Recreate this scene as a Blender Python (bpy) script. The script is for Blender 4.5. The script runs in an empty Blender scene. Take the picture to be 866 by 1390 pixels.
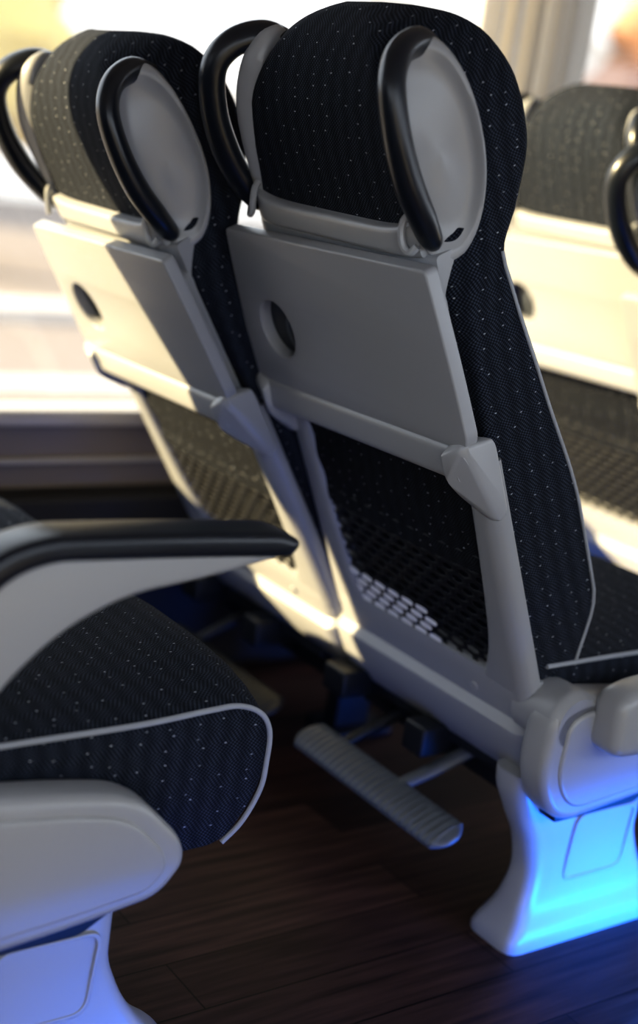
import bpy, bmesh, math, random
import numpy as np
from mathutils import Vector, Matrix
random.seed(4)
scene = bpy.context.scene
COL = scene.collection

# ------------------------------------------------------------------ materials
def new_mat(name):
    m = bpy.data.materials.new(name); m.use_nodes = True
    nt = m.node_tree
    return m, nt, nt.nodes["Principled BSDF"]

def plastic(name, col, rough=0.45, bump=0.15, bscale=900, var=0.04):
    m, nt, b = new_mat(name)
    tc = nt.nodes.new("ShaderNodeTexCoord")
    n1 = nt.nodes.new("ShaderNodeTexNoise"); n1.inputs["Scale"].default_value = bscale
    n2 = nt.nodes.new("ShaderNodeTexNoise"); n2.inputs["Scale"].default_value = 6; n2.inputs["Detail"].default_value = 5
    nt.links.new(tc.outputs["Object"], n1.inputs["Vector"]); nt.links.new(tc.outputs["Object"], n2.inputs["Vector"])
    mix = nt.nodes.new("ShaderNodeMixRGB")
    mix.inputs[1].default_value = (*[c*(1-var) for c in col], 1)
    mix.inputs[2].default_value = (*[min(1, c*(1+var)) for c in col], 1)
    nt.links.new(n2.outputs["Fac"], mix.inputs[0]); nt.links.new(mix.outputs[0], b.inputs["Base Color"])
    bp = nt.nodes.new("ShaderNodeBump"); bp.inputs["Strength"].default_value = bump; bp.inputs["Distance"].default_value = 0.0005
    nt.links.new(n1.outputs["Fac"], bp.inputs["Height"]); nt.links.new(bp.outputs[0], b.inputs["Normal"])
    b.inputs["Roughness"].default_value = rough
    return m

def fabric(name, dark=(0.0018, 0.0027, 0.0060), light=(0.060, 0.075, 0.112), speck=True):
    m, nt, b = new_mat(name)
    N = nt.nodes; L = nt.links
    tc = N.new("ShaderNodeTexCoord"); sp = N.new("ShaderNodeSeparateXYZ"); L.new(tc.outputs["UV"], sp.inputs[0])
    def math_(op, a, bb=None):
        n = N.new("ShaderNodeMath"); n.operation = op
        for i, v in enumerate((a, bb)):
            if v is None: continue
            if isinstance(v, (int, float)): n.inputs[i].default_value = v
            else: L.new(v, n.inputs[i])
        return n.outputs[0]
    u, v = sp.outputs[0], sp.outputs[1]
    zz = math_('PINGPONG', v, 0.014)
    uz = math_('ADD', u, math_('MULTIPLY', zz, 0.35))
    wu = math_('SINE', math_('MULTIPLY', uz, 2*math.pi/0.0056))
    wv = math_('SINE', math_('MULTIPLY', v, 2*math.pi/0.0050))
    w = math_('MULTIPLY', wu, wv)
    w01 = math_('ADD', math_('MULTIPLY', w, 0.5), 0.5)
    band = math_('SINE', math_('MULTIPLY', uz, 2*math.pi/0.026))
    fac = math_('MULTIPLY', math_('POWER', w01, 2.6), math_('ADD', math_('MULTIPLY', band, 0.22), 0.72))
    mix = N.new("ShaderNodeMixRGB"); L.new(fac, mix.inputs[0])
    mix.inputs[1].default_value = (*dark, 1); mix.inputs[2].default_value = (*light, 1)
    out = mix.outputs[0]
    if speck:
        cmb = N.new("ShaderNodeCombineXYZ")
        L.new(math_('MULTIPLY', u, 28), cmb.inputs[0]); L.new(math_('MULTIPLY', v, 58), cmb.inputs[1])
        vo = N.new("ShaderNodeTexVoronoi"); vo.voronoi_dimensions = '2D'; vo.inputs["Scale"].default_value = 1.0
        vo.inputs["Randomness"].default_value = 0.6
        L.new(cmb.outputs[0], vo.inputs["Vector"])
        sel = math_('LESS_THAN', vo.outputs["Distance"], 0.046)
        sc = N.new("ShaderNodeSeparateXYZ"); L.new(vo.outputs["Color"], sc.inputs[0])
        sel2 = math_('MULTIPLY', sel, math_('GREATER_THAN', sc.outputs[0], 0.15))
        mx2 = N.new("ShaderNodeMixRGB"); L.new(math_('MULTIPLY', sel2, math_('ADD', math_('MULTIPLY', sc.outputs[1], .45), .30)), mx2.inputs[0]); L.new(out, mx2.inputs[1])
        mx2.inputs[2].default_value = (0.48, 0.52, 0.58, 1); out = mx2.outputs[0]
    L.new(out, b.inputs["Base Color"])
    bp = N.new("ShaderNodeBump"); bp.inputs["Strength"].default_value = 0.7; bp.inputs["Distance"].default_value = 0.001
    L.new(w01, bp.inputs["Height"]); L.new(bp.outputs[0], b.inputs["Normal"])
    b.inputs["Roughness"].default_value = 0.9
    b.inputs["Specular IOR Level"].default_value = 0.15
    b.inputs["Sheen Weight"].default_value = 0.01
    return m

M_PLAST = plastic("grey_seat_plastic", (0.286, 0.296, 0.318), 0.36)
M_PLAST2 = plastic("light_seat_plastic", (0.310, 0.320, 0.340), 0.30)
M_BLACK = plastic("black_handle_plastic", (0.008, 0.011, 0.018), 0.30, 0.08)
M_DARK = plastic("dark_metal", (0.006, 0.008, 0.012), 0.5)
M_FOOT = plastic("footrest_rubber", (0.095, 0.108, 0.130), 0.42)
M_PIPE = plastic("piping_grey", (0.28, 0.30, 0.34), 0.6)
M_FAB = fabric("seat_fabric")
M_FAB2 = fabric("pocket_fabric", (0.0012, 0.0018, 0.0035), (0.03, 0.036, 0.05))
M_NET = plastic("pocket_net", (0.005, 0.006, 0.010), 0.6)
M_PATCH = plastic("patch_white", (0.97, 0.97, 0.97), 0.4, 0.0, 900, 0.01)
M_WALL = plastic("wall_panel", (0.19, 0.155, 0.13), 0.6)
M_WALLSHADE = plastic("wall_shadow", (0.010, 0.009, 0.009), 0.7)  # shadow on the lower wall, put into its colour
M_SILL = plastic("sill_plastic", (0.42, 0.38, 0.33), 0.4)
M_CEIL = plastic("ceiling_panel", (0.50, 0.50, 0.52), 0.7)
M_BLIND = plastic("curtain_cloth", (0.58, 0.55, 0.51), 0.8)
nt = M_BLIND.node_tree; pb = nt.nodes["Principled BSDF"]; mo = nt.nodes["Material Output"]
tl = nt.nodes.new("ShaderNodeBsdfTranslucent"); tl.inputs[0].default_value = (.50, .48, .45, 1)
mxs = nt.nodes.new("ShaderNodeMixShader"); mxs.inputs[0].default_value = .42
nt.links.new(pb.outputs[0], mxs.inputs[1]); nt.links.new(tl.outputs[0], mxs.inputs[2]); nt.links.new(mxs.outputs[0], mo.inputs[0])

# ------------------------------------------------------------------ mesh helpers
def pchip(xs, ys, q):
    xs = np.array(xs, float); ys = np.array(ys, float); q = np.array(q, float)
    h = np.diff(xs); d = np.diff(ys)/h; n = len(xs); m = np.zeros(n)
    m[0] = d[0]; m[-1] = d[-1]
    for i in range(1, n-1):
        if d[i-1]*d[i] <= 0: m[i] = 0
        else:
            w1 = 2*h[i]+h[i-1]; w2 = h[i]+2*h[i-1]
            m[i] = (w1+w2)/(w1/d[i-1]+w2/d[i])
    i = np.clip(np.searchsorted(xs, q)-1, 0, n-2)
    t = (q-xs[i])/h[i]; t = np.clip(t, 0, 1)
    return (2*t**3-3*t**2+1)*ys[i]+(t**3-2*t**2+t)*h[i]*m[i]+(-2*t**3+3*t**2)*ys[i+1]+(t**3-t**2)*h[i]*m[i+1]

def make_mesh(name, verts, faces, mat, uvs=None, angle=40):
    me = bpy.data.meshes.new(name)
    me.from_pydata([tuple(v) for v in verts], [], faces)
    if uvs:
        lay = me.uv_layers.new(name="UVMap")
        k = 0
        for f in uvs:
            for c in f:
                lay.data[k].uv = c; k += 1
    bm = bmesh.new(); bm.from_mesh(me)
    bmesh.ops.recalc_face_normals(bm, faces=bm.faces)
    bm.to_mesh(me); bm.free()
    for p in me.polygons: p.use_smooth = True
    me.set_sharp_from_angle(angle=math.radians(angle))
    me.materials.append(mat)
    return me

def loft(name, rings, mat, uc=0, caps=(True, True), capaxes=(0, 1), angle=40):
    R = np.array(rings, float); m, n, _ = R.shape
    verts = R.reshape(-1, 3)
    cum = np.zeros((m, n+1))
    for j in range(n):
        cum[:, j+1] = cum[:, j]+np.linalg.norm(R[:, (j+1) % n]-R[:, j], axis=1)
    cum -= cum[:, uc:uc+1]
    v = np.zeros(m)
    for i in range(1, m): v[i] = v[i-1]+np.linalg.norm(R[i, uc]-R[i-1, uc])
    faces, uvs = [], []
    for i in range(m-1):
        for j in range(n):
            j2 = (j+1) % n
            faces.append((i*n+j, i*n+j2, (i+1)*n+j2, (i+1)*n+j))
            uvs.append(((cum[i, j], v[i]), (cum[i, j+1], v[i]), (cum[i+1, j+1], v[i+1]), (cum[i+1, j], v[i+1])))
    a, b = capaxes
    if caps[0]:
        faces.append(tuple(range(n))); uvs.append([(R[0, j, a], R[0, j, b]) for j in range(n)])
    if caps[1]:
        faces.append(tuple((m-1)*n+j for j in range(n))); uvs.append([(R[-1, j, a], R[-1, j, b]) for j in range(n)])
    return make_mesh(name, verts, faces, mat, uvs, angle)

def smooth_path(pts, k=6):
    P = [np.array(p, float) for p in pts]
    P = [2*P[0]-P[1]]+P+[2*P[-1]-P[-2]]
    out = []
    for i in range(1, len(P)-2):
        for t in np.linspace(0, 1, k, endpoint=False):
            a, b, c, d = P[i-1], P[i], P[i+1], P[i+2]
            out.append(0.5*((2*b)+(-a+c)*t+(2*a-5*b+4*c-d)*t*t+(-a+3*b-3*c+d)*t**3))
    out.append(P[-2])
    return out

def tube(name, pts, r, mat, k=6, sec=12, squash=None, smooth=True):
    path = smooth_path(pts, k) if smooth else [np.array(p, float) for p in pts]
    rr = [r]*len(path) if not hasattr(r, '__len__') else np.interp(np.linspace(0, 1, len(path)), np.linspace(0, 1, len(r)), r)
    nrm = None; rings = []
    for i, p in enumerate(path):
        t = Vector(path[min(i+1, len(path)-1)]-path[max(i-1, 0)]).normalized()
        if nrm is None:
            nrm = t.orthogonal().normalized()
            if squash is not None:
                s = Vector(squash[0]); nrm = (s-t*s.dot(t)).normalized()
        else:
            nrm = (nrm-t*nrm.dot(t)).normalized()
        bn = t.cross(nrm)
        e = squash[1] if squash is not None else 1
        rings.append([Vector(p)+nrm*math.cos(a)*rr[i]*e+bn*math.sin(a)*rr[i] for a in np.linspace(0, 2*math.pi, sec, endpoint=False)])
    return loft(name, rings, mat)

def roundpoly(pts, r, seg=6):
    n = len(pts); out = []
    for i in range(n):
        p0, p1, p2 = (Vector(pts[(i-1) % n][:2]), Vector(pts[i][:2]), Vector(pts[(i+1) % n][:2]))
        rad = pts[i][2] if len(pts[i]) > 2 else r
        a = (p0-p1); b = (p2-p1)
        d = min(rad, a.length*0.48, b.length*0.48)
        A = p1+a.normalized()*d; B = p1+b.normalized()*d
        for t in np.linspace(0, 1, seg):
            q = A*(1-t)**2+p1*2*t*(1-t)+B*t*t
            out.append((q.x, q.y))
    return out

def flat2d(name, splines, half, bev, mat, plane='back', c0=0.0):
    """filled 2-D outline(s), extruded +-half and bevelled. plane back: (a,b)->(x,z) ; side: (a,b)->(y,z); top: (x,y)"""
    cu = bpy.data.curves.new(name+"_c", 'CURVE'); cu.dimensions = '2D'; cu.fill_mode = 'BOTH'
    cu.extrude = max(half-bev, 0.0001); cu.bevel_depth = bev; cu.bevel_resolution = 3; cu.offset = -bev
    for pts in splines:
        s = cu.splines.new('POLY'); s.points.add(len(pts)-1); s.use_cyclic_u = True
        for i, p in enumerate(pts): s.points[i].co = (p[0], p[1], 0, 1)
    ob = bpy.data.objects.new(name+"_c", cu); COL.objects.link(ob)
    dg = bpy.context.evaluated_depsgraph_get(); dg.update()
    me = bpy.data.meshes.new_from_object(ob.evaluated_get(dg)); me.name = name
    bpy.data.objects.remove(ob, do_unlink=True)
    if plane == 'back': mt = Matrix(((1, 0, 0, 0), (0, 0, -1, c0), (0, 1, 0, 0), (0, 0, 0, 1)))
    elif plane == 'side': mt = Matrix(((0, 0, 1, c0), (1, 0, 0, 0), (0, 1, 0, 0), (0, 0, 0, 1)))
    else: mt = Matrix.Translation((0, 0, c0))
    me.transform(mt)
    bm = bmesh.new(); bm.from_mesh(me)
    bmesh.ops.remove_doubles(bm, verts=bm.verts, dist=0.00005)
    bmesh.ops.recalc_face_normals(bm, faces=bm.faces); bm.to_mesh(me); bm.free()
    me.materials.clear(); me.materials.append(mat)
    for p in me.polygons: p.use_smooth = True
    me.set_sharp_from_angle(angle=math.radians(35))
    return me

def boxes_mesh(name, bl, mat, bevel=0.0):
    bm = bmesh.new()
    for (x0, x1, y0, y1, z0, z1) in bl:
        r = bmesh.ops.create_cube(bm, size=1)
        bmesh.ops.transform(bm, matrix=Matrix.Translation(((x0+x1)/2, (y0+y1)/2, (z0+z1)/2)) @ Matrix.Diagonal((x1-x0, y1-y0, z1-z0, 1)), verts=r['verts'])
    if bevel: bmesh.ops.bevel(bm, geom=bm.edges[:], offset=bevel, segments=3, affect='EDGES', profile=0.5)
    me = bpy.data.meshes.new(name); bm.to_mesh(me); bm.free()
    me.materials.append(mat)
    if bevel:
        for p in me.polygons: p.use_smooth = True
        me.set_sharp_from_angle(angle=math.radians(50))
    return me

def hull_mesh(name, pts, mat, bevel=0.006):
    bm = bmesh.new()
    for p in pts: bm.verts.new(p)
    r = bmesh.ops.convex_hull(bm, input=bm.verts)
    bmesh.ops.dissolve_limit(bm, angle_limit=0.02, verts=bm.verts, edges=bm.edges)
    bmesh.ops.bevel(bm, geom=bm.edges[:], offset=bevel, segments=3, affect='EDGES', profile=0.5)
    bmesh.ops.recalc_face_normals(bm, faces=bm.faces)
    me = bpy.data.meshes.new(name); bm.to_mesh(me); bm.free()
    me.materials.append(mat)
    for p in me.polygons: p.use_smooth = True
    me.set_sharp_from_angle(angle=math.radians(40))
    return me

def place(name, me, parent=None, mat4=None):
    o = bpy.data.objects.new(name, me); COL.objects.link(o)
    if parent: o.parent = parent
    if mat4 is not None: o.matrix_local = mat4
    return o

# ------------------------------------------------------------------ seat back (frame: x lateral, y forward normal, z up the back)
TOP = .898
KS = [-.06, 0, .1, .236, .43, .56, .607, .66, .73, .797, .845, .873, .889, TOP]
K_nf = [.07, .10, .150, .147, .118, .102, .100, .136, .170, .178, .171, .153, .130, .110]
K_nb = [.02, .015, .008, .004, .004, .004, .004, 0, 0, .006, .022, .044, .068, .090]
K_w = [.212, .224, .228, .228, .226, .218, .211, .205, .202, .187, .160, .130, .090, .040]
K_rx = [.01, .012, .012, .012, .012, .02, .032, .040, .040, .040, .040, .040, .035, .02]
K_rn = [.01, .012, .012, .012, .012, .02, .05, .080, .095, .090, .080, .055, .03, .01]
K_ch = [0, 0, 0, 0, 0, .2, .6, .9, .9, .85, .6, .3, 0, 0]
def nf(s): return float(pchip(KS, K_nf, [s])[0])
def wd(s): return float(pchip(KS, K_w, [s])[0])

def body_ring(w, nb, nfv, rx, rn, rf, s, chord=0.45, dish=0.035):
    half = []
    for x in np.linspace(0, w-rf, 8): half.append((x, nfv-dish*max(0, 1-(x/max(w-rf, 1e-4))**2)))
    for a in np.linspace(0, 90, 5)[1:]:
        half.append((w-rf+rf*math.sin(math.radians(a)), nfv-rf+rf*math.cos(math.radians(a))))
    ys = np.linspace(nfv-rf, nb+rn, 6)[1:]
    for y in ys: half.append((w, y))
    for a in np.linspace(0, 90, 9)[1:]:
        ex = w-rx+rx*math.cos(math.radians(a)); ey = nb+rn-rn*math.sin(math.radians(a))
        t = a/90.; cx = w-rx*t; cy = nb+rn*(1-t)
        half.append((ex*(1-chord)+cx*chord, ey*(1-chord)+cy*chord))
    for x in np.linspace(w-rx, 0, 7)[1:]: half.append((x, nb))
    right = half; left = [(-x, y) for x, y in half[1:-1]][::-1]
    ring = [(x, y, s) for x, y in right+left]
    return ring, len(half)-1

def build_body():
    ss = list(np.linspace(-.06, .55, 24))+list(np.linspace(.565, .865, 28))+list(np.linspace(.869, TOP, 9))
    P = {k: pchip(KS, v, ss) for k, v in dict(nf=K_nf, nb=K_nb, w=K_w, rx=K_rx, rn=K_rn, ch=K_ch).items()}
    rings = []
    for i, s in enumerate(ss):
        th = P['nf'][i]-P['nb'][i]
        r, uc = body_ring(P['w'][i], P['nb'][i], P['nf'][i], min(P['rx'][i], P['w'][i]*.5), min(P['rn'][i], th*.66), min(.02, th*.25), s, chord=P['ch'][i], dish=.035 if s < .845 else .035*(1-(s-.845)/.0531))
        rings.append(r)
    return loft("back_cushion", rings, M_FAB, uc=uc, angle=60)

BACK = []   # (name, mesh)
BACK.append(("back_cushion", build_body()))

for sg, nm in ((1, "r"), (-1, "l")):
    pth = [(sg*(wd(s)-.0005), nf(s)-.013, s) for s in np.linspace(-.04, .615, 34)]
    BACK.append(("piping_"+nm, tube("piping_"+nm, pth, .0024, M_PIPE, sec=8, smooth=False)))
    a_ = Vector((.40*sg, .917, 0)); n_ = Vector((.917*sg, -.40, 0)); b_ = Vector((0, 0, 1))
    c_ = Vector((.1820*sg, .0440, .750)); rings = []
    for (rr, h) in ((.94, -.022), (1.0, -.010), (1.0, .006), (.975, .0120), (.93, .0145), (.865, .0125), (.80, .0045), (.6, .0020), (.3, .0015), (.05, .0015)):
        ring = []
        for ph in np.linspace(0, 2*math.pi, 56, endpoint=False):
            c, s = math.cos(ph), math.sin(ph)
            ca = abs(c)**.82*(1 if c > 0 else -1); sa = abs(s)**.82*(1 if s > 0 else -1)
            sr = sa*rr
            offa = -.016*max(0, -sr)**2
            hn = h+.003*max(0, -s)
            hw = .0515*(1-.14*max(0, -s))
            bx = -.034*sg*max(0, sr)**2.2
            ring.append(c_+a_*(hw*ca*rr+offa)+b_*(.130*sr)+n_*hn+Vector((bx, .014*max(0, sr)**2, 0)))
        rings.append(ring)
    BACK.append(("handle_plate_"+nm, loft("handle_plate_"+nm, rings, M_PLAST2, angle=70)))
    hp = [(.144, .082, .848), (.158, .054, .870), (.176, .016, .870), (.191, -.012, .846), (.198, -.023, .795), (.199, -.021, .740), (.197, -.010, .694), (.190, .001, .664), (.177, .011, .652)]
    BACK.append(("grab_handle_"+nm, tube("grab_handle_"+nm, [(x*sg, y, z) for x, y, z in hp], [.020, .0205, .020, .0195, .020, .021, .0205, .0180, .012], M_BLACK, k=7, sec=20, squash=((sg*.8, -.6, 0), .80))))
    hk = [(.166, -.002, .690), (.163, -.012, .684), (.163, -.019, .670), (.167, -.022, .656), (.176, -.021, .650), (.183, -.014, .656)]
    BACK.append(("bag_hook_"+nm, tube("bag_hook_"+nm, [(x*sg, y, z) for x, y, z in hk], .0048, M_PLAST2, k=5, sec=8)))

def band(name, hx, s0, s1, n0, n1, mat, lift=.0, fwd=.05, m=41):
    rings = []
    for x in np.linspace(-hx, hx, m):
        t = abs(x)/hx
        up = lift*t**6; f = fwd*max(0, (t-.75)/.25)**2
        prof = roundpoly([(n0+f, s0), (n1+f, s0), (n1+f, s1+up), (n0+f, s1+up)], .007, 4)
        rings.append([(x, p[0], p[1]) for p in prof])
    return loft(name, rings, mat, capaxes=(1, 2), angle=50)
BACK.append(("headrest_trim", band("headrest_trim", .176, .636, .670, -.016, .02, M_PLAST2, lift=.014, fwd=.010)))
BACK.append(("upper_shell", band("upper_shell", .192, .575, .638, -.009, .02, M_PLAST, lift=0, fwd=.012)))

tab = roundpoly([(-.236, .392, .008), (.236, .408, .008), (.243, .424, .02), (.237, .52, .12), (.224, .642, .008), (-.224, .630, .008), (-.236, .52, .12), (-.243, .41, .02)], .02)
hole = [(-.148+.040*math.cos(a), .490+.043*math.sin(a)) for a in np.linspace(0, 2*math.pi, 40, endpoint=False)]
BACK.append(("folding_table", flat2d("folding_table", [tab, hole], .010, .003, M_PLAST, 'back', -.030)))
hole2 = [(-.148+.046*math.cos(a), .490+.049*math.sin(a)) for a in np.linspace(0, 2*math.pi, 40, endpoint=False)]
BACK.append(("cup_well", flat2d("cup_well", [hole2], .009, .001, M_BLACK, 'back', -.012)))
BACK.append(("cup_ring", flat2d("cup_ring", [[(-.125+.026*math.cos(a), .482+.032*math.sin(a)) for a in np.linspace(0, 2*math.pi, 30, endpoint=False)], [(-.121+.023*math.cos(a), .481+.029*math.sin(a)) for a in np.linspace(0, 2*math.pi, 30, endpoint=False)]], .002, .001, M_FOOT, 'back', -.022)))
BACK.append(("table_recess", flat2d("table_recess", [roundpoly([(-.205, .36), (.205, .36), (.195, .60), (-.195, .60)], .02)], .008, .003, M_PLAST, 'back', -.002)))
rings = []
for x in np.linspace(-.222, .222, 21):
    dz_ = .010*(x+.222)/.444
    prof = roundpoly([(-.050, .352+dz_), (-.014, .348+dz_), (-.014, .396+dz_), (-.043, .400+dz_)], .012, 5)
    rings.append([(x, p[0], p[1]) for p in prof])
BACK.append(("table_hinge_bar", loft("table_hinge_bar", rings, M_PLAST, capaxes=(1, 2), angle=50)))
for sg, nm in ((1, "r"), (-1, "l")):
    q = .014 if sg > 0 else 0
    pts = [(.204, -.058, .388+q), (.204, -.058, .348+q), (.210, -.016, .298), (.238, -.012, .288), (.242, .006, .298), (.242, .006, .394+q), (.242, -.047, .404+q), (.204, -.02, .402+q), (.206, .008, .292)]
    BACK.append(("table_bracket_"+nm, hull_mesh("table_bracket_"+nm, [(x*sg, y, z) for x, y, z in pts], M_PLAST2, .005)))
    rings = []
    for s in np.linspace(-.02, .37, 26):
        xi = float(pchip([-.02, .02, .06, .12, .3, .6], [.120, .143, .158, .168, .181, .19], [s])[0])
        prof = roundpoly([(xi, .012), (xi, -.006), (xi+.010, -.014), (.218, -.015, .014), (.233, -.002, .012), (.2335, .014), (.228, .017), (.215, .017)], .006, 4)
        rings.append([(p[0]*sg, p[1], s) for p in prof])
    BACK.append(("frame_pillar_"+nm, loft("frame_pillar_"+nm, rings, M_PLAST, angle=50)))
S_ = [-.215, -.205, -.18, -.12, -.068, -.060, -.050, -.03, .0, .012]
NB = [.035, .012, -.012, -.030, -.032, -.030, -.0165, -.0155, -.015, -.011]
NF = [.07, .085, .10, .105, .10, .095, .08, .06, .035, .02]
W_ = [.200, .215, .228, .234, .236, .2355, .2335, .2335, .2335, .232]
rings = []
for i, s in enumerate(S_):
    r, uc = body_ring(W_[i], NB[i], NF[i], .03, min(.03, (NF[i]-NB[i])*.5), min(.01, (NF[i]-NB[i])*.2), s, chord=0, dish=0)
    rings.append(r)
BACK.append(("lower_shell", loft("lower_shell", rings, M_PLAST, uc=uc, angle=28)))
BACK.append(("shell_screw", flat2d("shell_screw", [[(.118+.007*math.cos(a), -.028+.007*math.sin(a)) for a in np.linspace(0, 6.28, 18, endpoint=False)]], .002, .001, M_PLAST2, 'back', -.0165)))

def grid(name, x0, x1, s0, s1, fn, mat, nx=30, ns=16):
    V = []; F = []; U = []
    for j in range(ns+1):
        for i in range(nx+1):
            x = x0+(x1-x0)*i/nx; s = s0+(s1-s0)*j/ns; V.append((x, fn(x, s), s))
    for j in range(ns):
        for i in range(nx):
            f = (j*(nx+1)+i, j*(nx+1)+i+1, (j+1)*(nx+1)+i+1, (j+1)*(nx+1)+i); F.append(f)
            U.append([(V[k][0], V[k][2]) for k in f])
    return make_mesh(name, V, F, mat, U, 60)
def pn(x, s): return -.006-.006*math.sin(math.pi*min(max(s/.36, 0), 1))*(1-(x/.19)**2)
BACK.append(("pocket_cloth", grid("pocket_cloth", -.190, .190, .185, .38, lambda x, s: pn(x, s)+.0015*math.sin(s*90), M_FAB2)))
V = []; F = []; LV = []; LF = []
px, pz = .034, .0155
for j in range(0, 13):
    for i in range(-9, 10):
        cx = i*px+(px/2 if j % 2 else 0); cz = .016+j*pz
        if abs(cx) > .185: continue
        o = [(0, 2/3*pz), (px/2, pz/3), (px/2, -pz/3), (0, -2/3*pz), (-px/2, -pz/3), (-px/2, pz/3)]
        k = len(V)
        sc = .70-.18*(j/13)
        for (a, b) in o: V.append((cx+a, pn(cx+a, cz+b), cz+b))
        for (a, b) in o: V.append((cx+a*sc*1.05, pn(cx+a*sc, cz+b*sc), cz+b*sc*.98))
        for q in range(6): F.append((k+q, k+(q+1) % 6, k+6+(q+1) % 6, k+6+q))
        if j < 4 and -.160 < cx < (.062-.012*(j % 2)):
            k2 = len(LV); ro_ = [(-px*.40, pz*.04), (-px*.30, pz*.34), (px*.12, pz*.40), (px*.40, pz*.28), (px*.42, -pz*.08), (px*.30, -pz*.34), (-px*.12, -pz*.38), (-px*.38, -pz*.26)]
            for (a, b) in ro_: LV.append((cx+a, pn(cx+a, cz+b)-.0034, cz+b))
            LF.append(tuple(range(k2, k2+8)))
net = make_mesh("pocket_net", V, F, M_NET)
bm = bmesh.new(); bm.from_mesh(net); bmesh.ops.remove_doubles(bm, verts=bm.verts, dist=.0002)
bmesh.ops.solidify(bm, geom=bm.faces[:], thickness=.0012); bm.to_mesh(net); bm.free()
BACK.append(("pocket_net", net))
PATCH = make_mesh("pocket_white_patches", LV, LF, M_PATCH)  # plain white patches over the lower net cells

# ------------------------------------------------------------------ seat base (frame: x lateral from seat centre, y from pivot, z height)
prof = roundpoly([(.03, .29, .03), (.03, .44, .03), (.29, .443, .1), (.42, .455, .05), (.470, .425, .04), (.468, .335, .06), (.425, .272, .03), (.25, .268, .1)], .03, 8)
rings = []
for t in [-1, -.985, -.95, -.88, -.75, -.55, -.3, 0, .3, .55, .75, .88, .95, .985, 1]:
    c = 1-abs(t)**3.2; r = []
    sh = 0 if abs(t) < 1 else .004
    for (y, z) in prof:
        k = max(0, min(1, (z-.34)/.09)); kf = max(0, min(1, (y-.38)/.07))
        r.append((t*.226, y+.012*c*kf-sh*kf, z+.026*c*k-sh*k))
    rings.append(r)
CUSH = loft("seat_cushion", rings, M_FAB, uc=0, capaxes=(1, 2), angle=60)
pp = [(.02, .442), (.15, .4435), (.29, .4445), (.38, .450), (.42, .450), (.452, .436), (.468, .410), (.4695, .37), (.466, .335), (.446, .296), (.420, .272)]
PIPS = [("cushion_piping_"+nm, tube("cushion_piping_"+nm, [(sg*.2265, y, z) for y, z in pp], .0034, M_PIPE, sec=8)) for sg, nm in ((1, "r"), (-1, "l"))]
PAN = boxes_mesh("seat_pan", [(-.19, .16, .05, .40, .235, .285), (-.225, -.165, -.01, .08, .225, .272), (-.02, .03, .0, .10, .21, .26)], M_DARK, .006)
BEAM = boxes_mesh("cross_beam", [(-.24, .17, .10, .15, .18, .225), (-.24, .17, .27, .32, .18, .225)], M_DARK, .004)
sside = roundpoly([(-.018, .30, .04), (-.012, .400, .05), (.04, .422, .04), (.19, .404, .08), (.265, .390, .04), (.325, .328, .03), (.335, .298, .03), (.305, .258, .03), (.20, .242, .05), (.03, .225, .05)], .03, 7)
SIDE = flat2d("side_cover", [sside], .028, .014, M_PLAST2, 'side', .262)
sin_ = roundpoly([(.010, .30, .04), (.015, .385, .04), (.05, .400, .04), (.19, .384, .08), (.252, .370, .04), (.300, .320, .03), (.306, .298, .03), (.285, .274, .03), (.20, .262, .05), (.05, .248, .05)], .03, 7)
SIDEB = flat2d("side_cover_boss", [sin_], .008, .006, M_PLAST2, 'side', .287)
SIDELOW = flat2d("side_cover_slot", [roundpoly([(.05, .215), (.22, .218), (.27, .248), (.2, .258), (.05, .245)], .01)], .018, .004, M_DARK, 'side', .250)
CAPS = flat2d("armrest_stowed", [roundpoly([(.058, .345, .035), (.058, .432, .035), (.11, .446, .06), (.28, .450, .03), (.30, .40, .03), (.28, .352, .03), (.11, .340, .06)], .035, 8)], .030, .018, M_PLAST2, 'side', .312)
CAPS2 = tube("armrest_hub", [(.20, .035, .38), (.24, .035, .38), (.275, .035, .38), (.290, .035, .38)], [.043, .046, .046, .038], M_PLAST, sec=28)
abody = roundpoly([(-.03, .50, .05), (.01, .61, .05), (.06, .668, .05), (.113, .690, .03), (.25, .687, .1), (.397, .680, .01), (.400, .664, .02), (.307, .645, .06), (.207, .632, .06), (.137, .598, .06), (.08, .543, .06), (.03, .463, .05), (.0, .41, .03), (-.05, .41, .03)], .03, 7)
ARM = flat2d("armrest_body", [abody], .020, .010, M_PLAST2, 'side', .290)
apad = roundpoly([(.02, .626, .02), (.060, .685, .05), (.113, .702, .04), (.25, .699, .1), (.385, .692, .015), (.412, .681, .012), (.400, .664, .01), (.25, .671, .1), (.12, .675, .04), (.078, .660, .04), (.038, .614, .01)], .02, 7)
PAD = flat2d("armrest_pad", [apad], .030, .010, M_BLACK, 'side', .288)
rings = []
PZ = [0, .012, .03, .06, .11, .16, .21, .255, .275]
PY0 = [.022, .020, .030, .050, .062, .050, .024, .006, .004]
PY1 = [.38, .38, .36, .330, .30, .285, .285, .29, .29]
PX0 = [.165, .165, .170, .178, .182, .182, .178, .172, .172]
PX1 = [.262, .264, .258, .246, .240, .238, .238, .238, .238]
for z in np.linspace(0, .275, 24):
    y0, y1, x0, x1 = [float(pchip(PZ, k, [z])[0]) for k in (PY0, PY1, PX0, PX1)]
    rings.append([(p[0], p[1], z) for p in roundpoly([(x0, y0), (x1, y0), (x1, y1), (x0, y1)], .026, 7)])
PED = loft("pedestal_leg", rings, M_PLAST2, angle=50)
ro = roundpoly([(.125, .090), (.255, .090), (.265, .200), (.135, .200)], .02, 6)
ri = roundpoly([(.131, .096), (.250, .096), (.260, .195), (.140, .195)], .018, 6)
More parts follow.
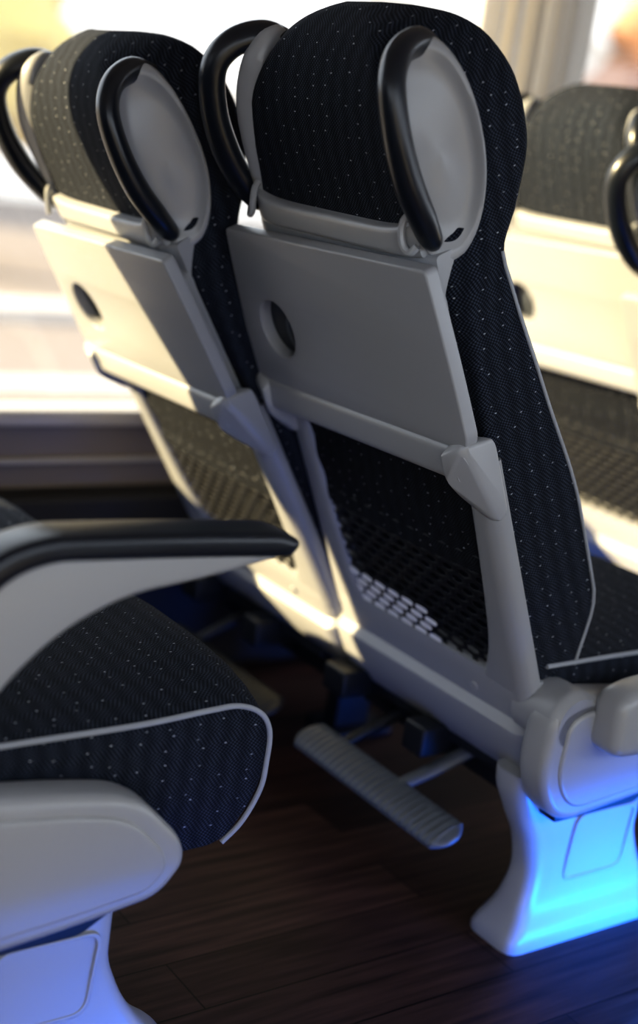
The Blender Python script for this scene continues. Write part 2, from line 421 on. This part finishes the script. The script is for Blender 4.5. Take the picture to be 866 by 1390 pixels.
PEDR = flat2d("pedestal_panel_rim", [ro, ri], .005, .0015, M_PLAST2, 'side', .238)
LEG2 = boxes_mesh("inner_leg", [(-.02, .02, .22, .30, 0, .20), (-.05, .05, .20, .34, 0, .02)], M_DARK, .005)
rings = []
for x in np.linspace(-.205, .178, 150):
    t = min(1, (x+.207)/.02, (.180-x)/.02); t = math.sqrt(max(t, .05))
    rib = .0026*(math.sin(x*2*math.pi/.0145)) if -.19 < x < .165 else 0
    r = []
    for a in np.linspace(0, 2*math.pi, 20, endpoint=False):
        yy = .033*t*abs(math.cos(a))**.8*(1 if math.cos(a) > 0 else -1); zz = (.010*t+(rib if math.sin(a) > 0 else 0))*math.sin(a)
        an = math.radians(24)
        r.append((x, -.046+yy*math.cos(an)-zz*math.sin(an), .158+yy*math.sin(an)+zz*math.cos(an)))
    rings.append(r)
FOOT = loft("footrest_bar", rings, M_FOOT, capaxes=(1, 2), angle=60)
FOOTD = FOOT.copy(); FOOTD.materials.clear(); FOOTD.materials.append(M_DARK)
FARM = tube("footrest_arm", [(.02, -.03, .165), (.03, .02, .185), (.05, .09, .225), (.05, .13, .235)], [.012, .014, .016, .016], M_FOOT, squash=((0, 0, 1), .7))
FARM2 = tube("footrest_arm_b", [(-.13, -.02, .165), (-.12, .05, .2), (-.11, .13, .235)], [.009, .011, .012], M_DARK)

def seat(xc, y0, recl, aisle, arm, patched=False, dz=0.0):
    e = bpy.data.objects.new("bus_seat", None); COL.objects.link(e); e.location = (xc, y0, 0); e.empty_display_size = .1
    mb = Matrix.Translation((0, 0, .403+dz)) @ Matrix.Rotation(math.radians(recl), 4, 'X')
    for n, me in BACK: place(n, me, e, mb)
    if patched: place("pocket_white_patches", PATCH, e, mb)
    I = Matrix.Identity(4)
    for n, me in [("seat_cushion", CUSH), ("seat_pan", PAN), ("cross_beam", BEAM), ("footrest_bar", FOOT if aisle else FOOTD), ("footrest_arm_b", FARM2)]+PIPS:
        place(n, me, e, I)
    if aisle:
        for n, me in [("footrest_arm", FARM), ("side_cover", SIDE), ("side_cover_boss", SIDEB), ("side_cover_slot", SIDELOW), ("pedestal_leg", PED), ("pedestal_panel_rim", PEDR)]:
            place(n, me, e, I)
        if arm == 'down':
            for n, me in [("armrest_body", ARM), ("armrest_pad", PAD)]: place(n, me, e, I)
        else:
            for n, me in [("armrest_stowed", CAPS), ("armrest_hub", CAPS2)]: place(n, me, e, I)
    else:
        place("inner_leg", LEG2, e, I)
    return e

XA, XW, Y0, PITCH = -1.445, -1.905, 1.343, .904
seat(XA, Y0, 25.3, True, 'stowed', patched=True)
seat(XW, Y0-.008, 33.0, False, None, dz=-.018)
seat(XA, Y0-PITCH, 25.3, True, 'down')
seat(XW, Y0-PITCH, 25.3, False, None)
seat(XW, Y0+PITCH, 25.3, False, None)
seat(XA, Y0+PITCH, 34.0, True, 'stowed')

# ------------------------------------------------------------------ bus shell
def wood():
    m, nt, b = new_mat("dark_plank_floor"); N = nt.nodes; L = nt.links
    tc = N.new("ShaderNodeTexCoord")
    mp = N.new("ShaderNodeMapping"); mp.inputs["Rotation"].default_value = (0, 0, math.radians(90)); L.new(tc.outputs["Object"], mp.inputs[0])
    br = N.new("ShaderNodeTexBrick"); L.new(mp.outputs[0], br.inputs["Vector"])
    br.inputs["Scale"].default_value = 1.0; br.inputs["Brick Width"].default_value = .9; br.inputs["Row Height"].default_value = .105
    br.inputs["Mortar Size"].default_value = .0015; br.inputs["Color1"].default_value = (.018, .011, .0105, 1); br.inputs["Color2"].default_value = (.054, .031, .027, 1)
    br.inputs["Mortar"].default_value = (.004, .003, .003, 1)
    mp2 = N.new("ShaderNodeMapping"); mp2.inputs["Scale"].default_value = (40, 2.5, 1); L.new(tc.outputs["Object"], mp2.inputs[0])
    no = N.new("ShaderNodeTexNoise"); no.inputs["Scale"].default_value = 2.0; no.inputs["Detail"].default_value = 8; L.new(mp2.outputs[0], no.inputs["Vector"])
    rmp = N.new("ShaderNodeValToRGB"); rmp.color_ramp.elements[0].position = .3; rmp.color_ramp.elements[0].color = (.35, .35, .35, 1); rmp.color_ramp.elements[1].position = .75; rmp.color_ramp.elements[1].color = (1.6, 1.45, 1.35, 1)
    L.new(no.outputs["Fac"], rmp.inputs[0])
    mx = N.new("ShaderNodeMixRGB"); mx.blend_type = 'MULTIPLY'; mx.inputs[0].default_value = 1; L.new(br.outputs[0], mx.inputs[1]); L.new(rmp.outputs[0], mx.inputs[2])
    L.new(mx.outputs[0], b.inputs["Base Color"]); b.inputs["Roughness"].default_value = .5
    b.inputs["Specular IOR Level"].default_value = .2
    bp = N.new("ShaderNodeBump"); bp.inputs["Strength"].default_value = .2; bp.inputs["Distance"].default_value = .001; L.new(no.outputs["Fac"], bp.inputs["Height"]); L.new(bp.outputs[0], b.inputs["Normal"])
    return m
place("floor", boxes_mesh("floor", [(-2.36, .66, -2.6, 6.2, -.06, 0)], wood()))
place("ceiling", boxes_mesh("ceiling", [(-2.36, .66, -2.6, 6.2, 2.02, 2.08)], M_CEIL))
wl = [(-2.36, -2.30, -2.6, 6.2, .39, .53), (-2.36, -2.30, -2.6, 6.2, 1.66, 2.02)]
for a, b in ((-2.6, -2.3), (-.92, .16), (2.08, 2.14), (4.2, 4.4), (5.9, 6.2)): wl.append((-2.36, -2.30, a, b, .53, 1.66))  # wide rear pillar, out of view, added to keep sun off the aisle seat
place("wall_left", boxes_mesh("wall_left", wl, M_WALL))
place("trim_1", boxes_mesh("trim_1", [(-2.36, -2.27, -2.6, 6.2, .515, .545)], M_SILL, .006))
place("trim_2", boxes_mesh("trim_2", [(-2.30, -2.285, -2.6, 6.2, .44, .45)], M_SILL, .003))
place("baseboard_left", boxes_mesh("baseboard_left", [(-2.36, -2.24, -2.6, 6.2, 0, .385)], M_WALLSHADE, .01))
wr = [(.60, .66, -2.6, 6.2, 0, .85), (.60, .66, -2.6, 6.2, 1.66, 2.02)]
for a, b in ((-2.6, -2.2), (-.6, -.4), (1.5, 1.7), (3.7, 3.9), (6.0, 6.2)): wr.append((.60, .66, a, b, .85, 1.66))
place("wall_right", boxes_mesh("wall_right", wr, M_CEIL))
place("wall_back", boxes_mesh("wall_back", [(-2.36, .66, -2.66, -2.6, 0, 1.1), (-2.36, .66, -2.66, -2.6, 1.6, 2.08)], M_CEIL))
place("wall_front", boxes_mesh("wall_front", [(-2.36, .66, 6.2, 6.26, 0, .8), (-2.36, .66, 6.2, 6.26, 1.9, 2.08)], M_CEIL))

mg = bpy.data.materials.new("window_glass"); mg.use_nodes = True; nt = mg.node_tree; nt.nodes.clear()
o = nt.nodes.new("ShaderNodeOutputMaterial"); mx = nt.nodes.new("ShaderNodeMixShader"); tr = nt.nodes.new("ShaderNodeBsdfTransparent"); gl = nt.nodes.new("ShaderNodeBsdfGlossy")
tr.inputs[0].default_value = (.97, .97, .96, 1); gl.inputs["Roughness"].default_value = .02; mx.inputs[0].default_value = .04
nt.links.new(tr.outputs[0], mx.inputs[1]); nt.links.new(gl.outputs[0], mx.inputs[2]); nt.links.new(mx.outputs[0], o.inputs[0])
for i, (a, b) in enumerate(((-2.3, -.92), (.16, 2.08), (2.14, 4.2), (4.4, 5.9))):
    place("window_%d" % (i+1), boxes_mesh("window_%d" % (i+1), [(-2.345, -2.340, a, b, .53, 1.66)], mg))

V = []; F = []; ys = np.linspace(1.94, 2.27, 120); zs = np.linspace(.56, 1.70, 8)
for y in ys:
    d = .018*math.sin(y*2*math.pi/.052+.8*math.sin(y*23))+.006*math.sin(y*190)
    for z in zs: V.append((-2.25+d*(.85+.15*math.cos(z*5)), y, z))
for i in range(len(ys)-1):
    for j in range(len(zs)-1):
        F.append((i*8+j, (i+1)*8+j, (i+1)*8+j+1, i*8+j+1))
place("window_curtain", make_mesh("window_curtain", V, F, M_BLIND, angle=80))
place("curtain_rail", tube("curtain_rail", [(-2.25, -2.4, 1.71), (-2.25, 1, 1.71), (-2.25, 3, 1.71), (-2.25, 6.1, 1.71)], .008, M_SILL))

# ------------------------------------------------------------------ outside
def simple(name, col, rough=.8, scale=1.5, var=.25):
    return plastic(name, col, rough, 0.0, 10, var)
place("street_ground", boxes_mesh("street_ground", [(-90, 60, -60, 90, -1.5, -1.3)], simple("asphalt", (.185, .155, .135))))
place("street_kerb", boxes_mesh("street_kerb", [(-8.4, -7.6, -40, 60, -1.3, -1.16), (-14.6, -14.0, -40, 60, -1.3, -1.16), (-11.0, -10.6, -40, 60, -1.3, -1.285)], simple("kerb_stone", (.45, .41, .37))))
place("white_building", boxes_mesh("white_building", [(-40, -30, 0, 34, -1.3, 9)], simple("white_render", (.90, .84, .76), var=.06)))
place("building_windows", boxes_mesh("building_windows", [(-29.98, -29.9, 2+4*i, 3.6+4*i, .2+3*j, 1.8+3*j) for i in range(8) for j in range(3)], simple("window_beige", (.55, .49, .42))))
def tree(x, y, h, col):
    e = bpy.data.objects.new("street_tree", None); COL.objects.link(e); e.location = (x, y, -1.3)
    place("trunk", tube("trunk", [(0, 0, 0), (.1, 0, h*.3), (0, .1, h*.6)], [.25, .2, .12], simple("bark", (.12, .08, .05))), e, Matrix.Identity(4))
    bm = bmesh.new()
    for k in range(26):
        c = Vector((random.gauss(0, h*.17), random.gauss(0, h*.17), h*.68+random.gauss(0, h*.13)))
        r = bmesh.ops.create_icosphere(bm, subdivisions=2, radius=random.uniform(.1, .2)*h)
        for v in r['verts']: v.co = v.co*random.uniform(.82, 1.15)+c
    me = bpy.data.meshes.new("foliage"); bm.to_mesh(me); bm.free(); me.materials.append(simple("leaves", col))
    place("foliage", me, e, Matrix.Identity(4))
tree(-18, 6.9, 4.0, (.42, .31, .07)); tree(-20, 23.6, 5.5, (.26, .13, .07))

# floor-level blue guide lamps beside the seat legs
me_, nt_, b_ = new_mat("blue_led"); b_.inputs["Emission Color"].default_value = (.02, .18, 1, 1); b_.inputs["Emission Strength"].default_value = 4; b_.inputs["Base Color"].default_value = (.05, .1, .5, 1)
FIX = boxes_mesh("housing", [(0, .05, -.28, .28, 0, .045)], M_DARK, .004)
STR = boxes_mesh("led_strip", [(-.004, 0, -.26, .26, .02, .035)], me_)
for yy, en in ((1.68, 7.5), (.86, 1.1)):
    e = bpy.data.objects.new("floor_guide_lamp", None); COL.objects.link(e); e.location = (-.90, yy, 0)
    place("housing", FIX, e, Matrix.Identity(4)); place("led_strip", STR, e, Matrix.Identity(4))
    ld = bpy.data.lights.new("blue_light", 'AREA'); ld.shape = 'RECTANGLE'; ld.size = .52; ld.size_y = .02; ld.color = (.0, .15, 1.0); ld.energy = en; ld.spread = math.radians(125)
    lo = bpy.data.objects.new("blue_light", ld); COL.objects.link(lo); lo.parent = e
    lo.matrix_local = Matrix.Translation((-.008, 0, .028)) @ Matrix(((0, 0, 1, 0), (1, 0, 0, 0), (0, 1, 0, 0), (0, 0, 0, 1)))

# ------------------------------------------------------------------ light
w = bpy.data.worlds.new("sky"); scene.world = w; w.use_nodes = True; nt = w.node_tree
bg = nt.nodes["Background"]; bg.inputs[0].default_value = (.81, .89, 1.0, 1); bg.inputs[1].default_value = 3.15
sd = bpy.data.lights.new("sun", 'SUN'); sd.energy = 20; sd.angle = math.radians(.6); sd.color = (1, .79, .43)
so = bpy.data.objects.new("sun", sd); COL.objects.link(so)
so.rotation_euler = Vector((-.5, -.8, .30)).to_track_quat('Z', 'Y').to_euler(); so.location = (-5, -8, 6)
scene.view_settings.view_transform = 'Standard'
try: scene.view_settings.look = 'Medium High Contrast'
except Exception as ex: print("look", ex)

# ------------------------------------------------------------------ camera
cd = bpy.data.cameras.new("camera"); cam = bpy.data.objects.new("camera", cd); COL.objects.link(cam); scene.camera = cam
rt = Vector((.570, .809, .1426)).normalized(); fw = Vector((-.7666, .586, -.2618)).normalized()
up = rt.cross(fw).normalized(); rt = fw.cross(up).normalized()
mw = Matrix((( rt.x, up.x, -fw.x, 0), (rt.y, up.y, -fw.y, 0), (rt.z, up.z, -fw.z, 1.10), (0, 0, 0, 1)))
cam.matrix_world = mw
cd.sensor_fit = 'VERTICAL'; cd.sensor_height = 36; cd.sensor_width = 36*866/1390; cd.lens = 1873/1390*36
cd.clip_start = .02; cd.clip_end = 300
cd.dof.use_dof = True; cd.dof.focus_distance = 1.72; cd.dof.aperture_fstop = 1.6
